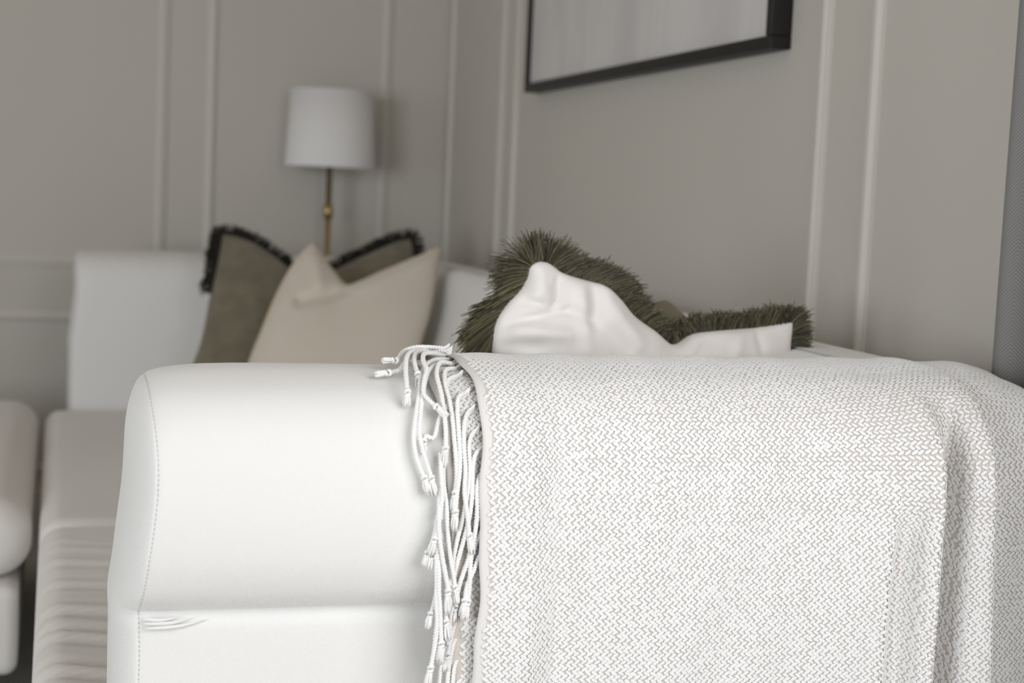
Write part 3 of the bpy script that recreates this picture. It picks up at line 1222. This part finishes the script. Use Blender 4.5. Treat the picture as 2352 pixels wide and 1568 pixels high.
# --- corded fringe
def drape_hit(x, y, off):
    """point where the view line meets the draped surface pushed out by off"""
    r = ray(x, y)
    r = r / np.linalg.norm(r)
    s = np.linspace(1.15, 1.75, 1300)
    Q = EYE + s[:, None] * r
    prof = DP[:, 1:] + DN[:, 1:] * (off - .006)
    # inside test by nearest profile point, on the visible side
    for q in Q:
        d = prof - q[1:]
        i = int(np.argmin((d * d).sum(1)))
        if (q[1:] - prof[i]) @ DN[i, 1:] <= 0:
            return q
    # grazing above the crest: take the closest pass
    dist = [np.min(((prof - q[1:]) ** 2).sum(1)) for q in Q[::8]]
    return Q[::8][int(np.argmin(dist))]


def rope(P, r=.0022, pitch=.0056):
    L = np.linalg.norm(np.diff(P, axis=0), axis=1).sum()
    n = max(12, int(L / .0011))
    P = catmull(P, n)
    T, N, B = frames_along(P)
    s = np.linspace(0, L, n)
    parts = []
    for ph in (0, math.pi):
        a = 2 * math.pi * s / pitch + ph
        Q = P + (np.cos(a)[:, None] * N + np.sin(a)[:, None] * B) * r * .50
        parts.append(tube(Q, r * .62, 6))
    return join(parts), P


def tassel(p, d, ln, r=.0026):
    """overhand knot and the loose tuft of ends below it"""
    d = d / np.linalg.norm(d)
    side = np.cross(d, [0.1, -1, .1])
    side /= np.linalg.norm(side)
    oth = np.cross(d, side)
    parts = []
    # knot: a short wrapped ring
    ring = [p + d * (.0012 * math.sin(a * 1.0) + .0008) + (side * math.cos(a) + oth * math.sin(a)) * r * .75 for a in np.linspace(0, 2.2 * math.pi, 22)]
    parts.append(tube(ring, r * .62, 6))
    ring = [p + d * (.0040 + .0008 * math.cos(a)) + (side * math.cos(a) + oth * math.sin(a)) * r * .7 for a in np.linspace(0, 2.1 * math.pi, 20)]
    parts.append(tube(ring, r * .58, 6))
    for k in range(34):
        a = rng.uniform(0, 2 * math.pi)
        q = math.sqrt(rng.uniform(0, 1))
        rad = (side * math.cos(a) + oth * math.sin(a)) * q
        l = ln * rng.uniform(.78, 1.08)
        st = p + d * .003 + rad * r * .5
        mid = p + d * (.003 + l * .45) + rad * r * 1.15
        en = p + d * (.003 + l) + rad * r * (1.15 + .25 * rng.normal()) + np.array([0, 0, -.0006])
        parts.append(tube(catmull([st, mid, en], 6), np.array([.0008, .00085, .0008, .0008, .0007, .0004]), 5))
    return join(parts)


# each: list of (px, py, offset); tassel length in metres (0: runs out of view)
S = [
    # cluster flopped over the crest
    ([(1022, 800, .004), (990, 797, .006), (955, 797, .008), (928, 806, .009), (915, 824, .008), (912, 828, .008)], .011, (-1, -.12)),
    ([(1028, 806, .004), (985, 803, .009), (950, 812, .010), (928, 836, .008), (918, 849, .006), (905, 853, .005), (896, 855, .005)], .011, (-1, .12)),
    ([(1022, 812, .005), (975, 802, .012), (945, 808, .013), (934, 822, .013), (932, 850, .012), (934, 876, .011), (936, 897, .010)], .010, (-.05, 1)),
    ([(1026, 818, .004), (985, 806, .010), (957, 808, .012), (951, 826, .012), (956, 848, .011), (959, 856, .010)], .011, (0, 1)),
    ([(1034, 822, .004), (1000, 812, .010), (975, 812, .013), (972, 828, .014), (980, 848, .013), (975, 872, .012), (973, 902, .011), (985, 918, .011), (1000, 932, .011)], .011, (.7, .6)),
    ([(1040, 826, .004), (1000, 826, .008), (976, 842, .008), (965, 872, .007), (963, 903, .006), (956, 950, .006), (950, 1002, .006), (955, 1045, .006), (967, 1080, .006), (974, 1094, .006)], .013, (.15, 1)),
    ([(1040, 834, .004), (1005, 836, .008), (982, 856, .008), (971, 905, .007), (966, 952, .007), (964, 995, .007), (971, 1032, .007), (981, 1066, .007), (990, 1094, .007)], .013, (.18, 1)),
    ([(1044, 838, .004), (1012, 832, .010), (1003, 858, .010), (1013, 900, .010), (1020, 944, .010), (1024, 990, .010), (1024, 1026, .010)], .014, (-.2, 1)),
    ([(1048, 846, .004), (1024, 850, .008), (1022, 880, .008), (1032, 918, .008), (1039, 960, .008), (1043, 1004, .008), (1047, 1048, .008), (1049, 1092, .008), (1046, 1128, .008)], .013, (-.1, 1)),
    ([(1052, 862, .004), (1030, 872, .007), (1026, 890, .006), (1031, 925, .005), (1010, 960, .004), (1000, 998, .004), (992, 1006, .005), (978, 1000, .005), (973, 1010, .005)], .009, (.1, 1)),
    # off the hem, top to bottom
    ([(1068, 902, .004), (1054, 912, .008), (1051, 940, .009), (1053, 980, .009), (1056, 1030, .009), (1056, 1080, .009), (1050, 1130, .010), (1046, 1172, .010)], .014, (-.05, 1)),
    ([(1080, 940, .004), (1071, 956, .008), (1066, 985, .009), (1066, 1030, .009), (1069, 1080, .009), (1067, 1130, .010), (1073, 1180, .010), (1078, 1226, .010)], .014, (.15, 1)),
    ([(1091, 988, .004), (1081, 1004, .007), (1077, 1030, .008), (1079, 1076, .008), (1074, 1130, .008), (1065, 1180, .007), (1051, 1235, .006), (1041, 1285, .006), (1038, 1330, .006)], .013, (-.1, 1)),
    ([(1099, 1034, .004), (1090, 1048, .007), (1086, 1075, .008), (1085, 1115, .009), (1082, 1160, .009), (1072, 1215, .008), (1056, 1272, .007), (1044, 1316, .006), (1040, 1350, .006)], .013, (-.1, 1)),
    ([(1106, 1086, .004), (1098, 1102, .007), (1095, 1130, .009), (1096, 1172, .009), (1091, 1222, .009), (1080, 1270, .009), (1062, 1322, .007), (1046, 1362, .006), (1038, 1400, .006), (1032, 1440, .006)], .013, (-.2, 1)),
    ([(1115, 1138, .004), (1106, 1156, .006), (1101, 1180, .008), (1094, 1206, .008), (1089, 1240, .008), (1081, 1290, .009), (1079, 1340, .010), (1075, 1378, .010)], .014, (-.2, 1)),
    ([(1120, 1186, .004), (1112, 1204, .006), (1104, 1222, .007), (1090, 1258, .006), (1070, 1300, .005), (1055, 1345, .005), (1046, 1390, .005)], .012, (-.2, 1)),
    ([(1125, 1238, .004), (1115, 1255, .006), (1100, 1280, .008), (1088, 1310, .009), (1074, 1342, .009), (1068, 1376, .010)], .014, (-.15, 1)),
    ([(1128, 1282, .004), (1118, 1300, .007), (1115, 1330, .008), (1113, 1370, .009), (1104, 1412, .009), (1100, 1460, .010), (1094, 1510, .010), (1088, 1570, .010), (1084, 1600, .010)], .014, (-.1, 1)),
    ([(1132, 1344, .004), (1122, 1360, .007), (1117, 1390, .009), (1114, 1440, .011), (1111, 1500, .011), (1106, 1560, .011), (1104, 1600, .011)], .014, (-.1, 1)),
    ([(1135, 1392, .004), (1125, 1404, .006), (1119, 1430, .007), (1117, 1480, .007), (1113, 1530, .007), (1110, 1590, .007)], .014, (-.1, 1)),
    ([(1136, 1442, .004), (1128, 1462, .006), (1120, 1486, .007), (1119, 1530, .008), (1115, 1595, .008)], .014, (-.1, 1)),
    ([(1138, 1496, .004), (1129, 1516, .006), (1121, 1536, .007), (1117, 1595, .008)], .014, (-.1, 1)),
    ([(1138, 1546, .004), (1129, 1562, .006), (1122, 1600, .007)], .014, (-.1, 1)),
    # the left bundle
    ([(1012, 1040, .006), (1013, 1080, .009), (1016, 1130, .010), (1012, 1170, .010), (1005, 1218, .010), (1000, 1234, .010)], .013, (-.35, 1)),
    ([(1018, 1050, .006), (1019, 1112, .008), (1025, 1160, .008), (1028, 1220, .009), (1034, 1278, .009), (1042, 1325, .009), (1044, 1345, .009)], .012, (.1, 1)),
    ([(1010, 1120, .006), (1008, 1185, .011), (1010, 1236, .012), (1016, 1280, .012), (1022, 1312, .012), (1030, 1354, .012)], .018, (-.15, 1)),
    ([(1006, 1180, .007), (1000, 1230, .008), (1005, 1270, .009), (1008, 1312, .011), (1008, 1358, .012), (1011, 1402, .012), (1012, 1440, .012), (1014, 1474, .012)], .016, (-.1, 1)),
    ([(1004, 1236, .006), (1002, 1280, .009), (1003, 1335, .010), (1002, 1384, .011), (1004, 1430, .011), (998, 1486, .011), (990, 1530, .011)], .016, (-.2, 1)),
    ([(1000, 1218, .005), (992, 1248, .006), (986, 1262, .006), (984, 1266, .006)], .010, (-.25, 1)),
    ([(1012, 1230, .005), (1000, 1262, .005), (995, 1272, .005)], .010, (-.15, 1)),
    ([(1003, 1360, .005), (996, 1390, .006), (991, 1406, .006)], .011, (-.25, 1)),
    ([(1028, 1340, .008), (1024, 1390, .009), (1024, 1424, .010)], .015, (.15, 1)),
    # fringe of the under layer
    ([(1053, 1418, -.001), (1042, 1440, .002), (1034, 1470, .004), (1028, 1500, .005)], .012, (-.15, 1)),
    ([(1056, 1464, -.001), (1044, 1470, .002), (1038, 1490, .004), (1031, 1530, .005), (1026, 1590, .006)], .014, (-.1, 1)),
    ([(1058, 1512, -.001), (1048, 1518, .002), (1042, 1540, .004), (1037, 1596, .005)], .014, (-.1, 1)),
    ([(1060, 1556, -.001), (1051, 1566, .002), (1046, 1600, .004)], .014, (-.1, 1)),
    ([(1020, 1480, .004), (1012, 1530, .005), (1006, 1590, .006)], .014, (-.1, 1)),
    ([(1002, 1440, .005), (996, 1500, .007), (986, 1560, .008), (983, 1600, .008)], .014, (-.1, 1)),
]
for pts, tl, dirpx in S:
    P = np.array([drape_hit(x, y, o) for x, y, o in pts])
    (V, F), C = rope(P)
    cord = adopt(mesh_obj('fringe_cord', V, F, CORD), throw)
    d = RT * dirpx[0] - UP * dirpx[1]
    d = d * .75 + .25 * (C[-1] - C[-4]) / np.linalg.norm(C[-1] - C[-4])
    V, F = tassel(C[-1], d, tl)
    ts = mesh_obj('tassel', V, F, CORD)
    ts.parent = cord
    # the yarns of the hem gathered into the cord
    g = []
    P0, P1 = C[0], C[min(4, len(C) - 1)]
    for k in range(7):
        offv = np.array([.0045, -.0004, (k - 3) * .0017])
        g.append(tube(catmull([P0 + offv, P0 + offv * .45, (P0 + P1) / 2 + offv * .12, P1], 7), np.array([.0006, .0011, .0013, .0013, .0013, .0012, .0010]), 5))
    V, F = join(g)
    gt = mesh_obj('hem_gather', V, F, CORD)
    gt.parent = cord

bpy.context.view_layer.update()
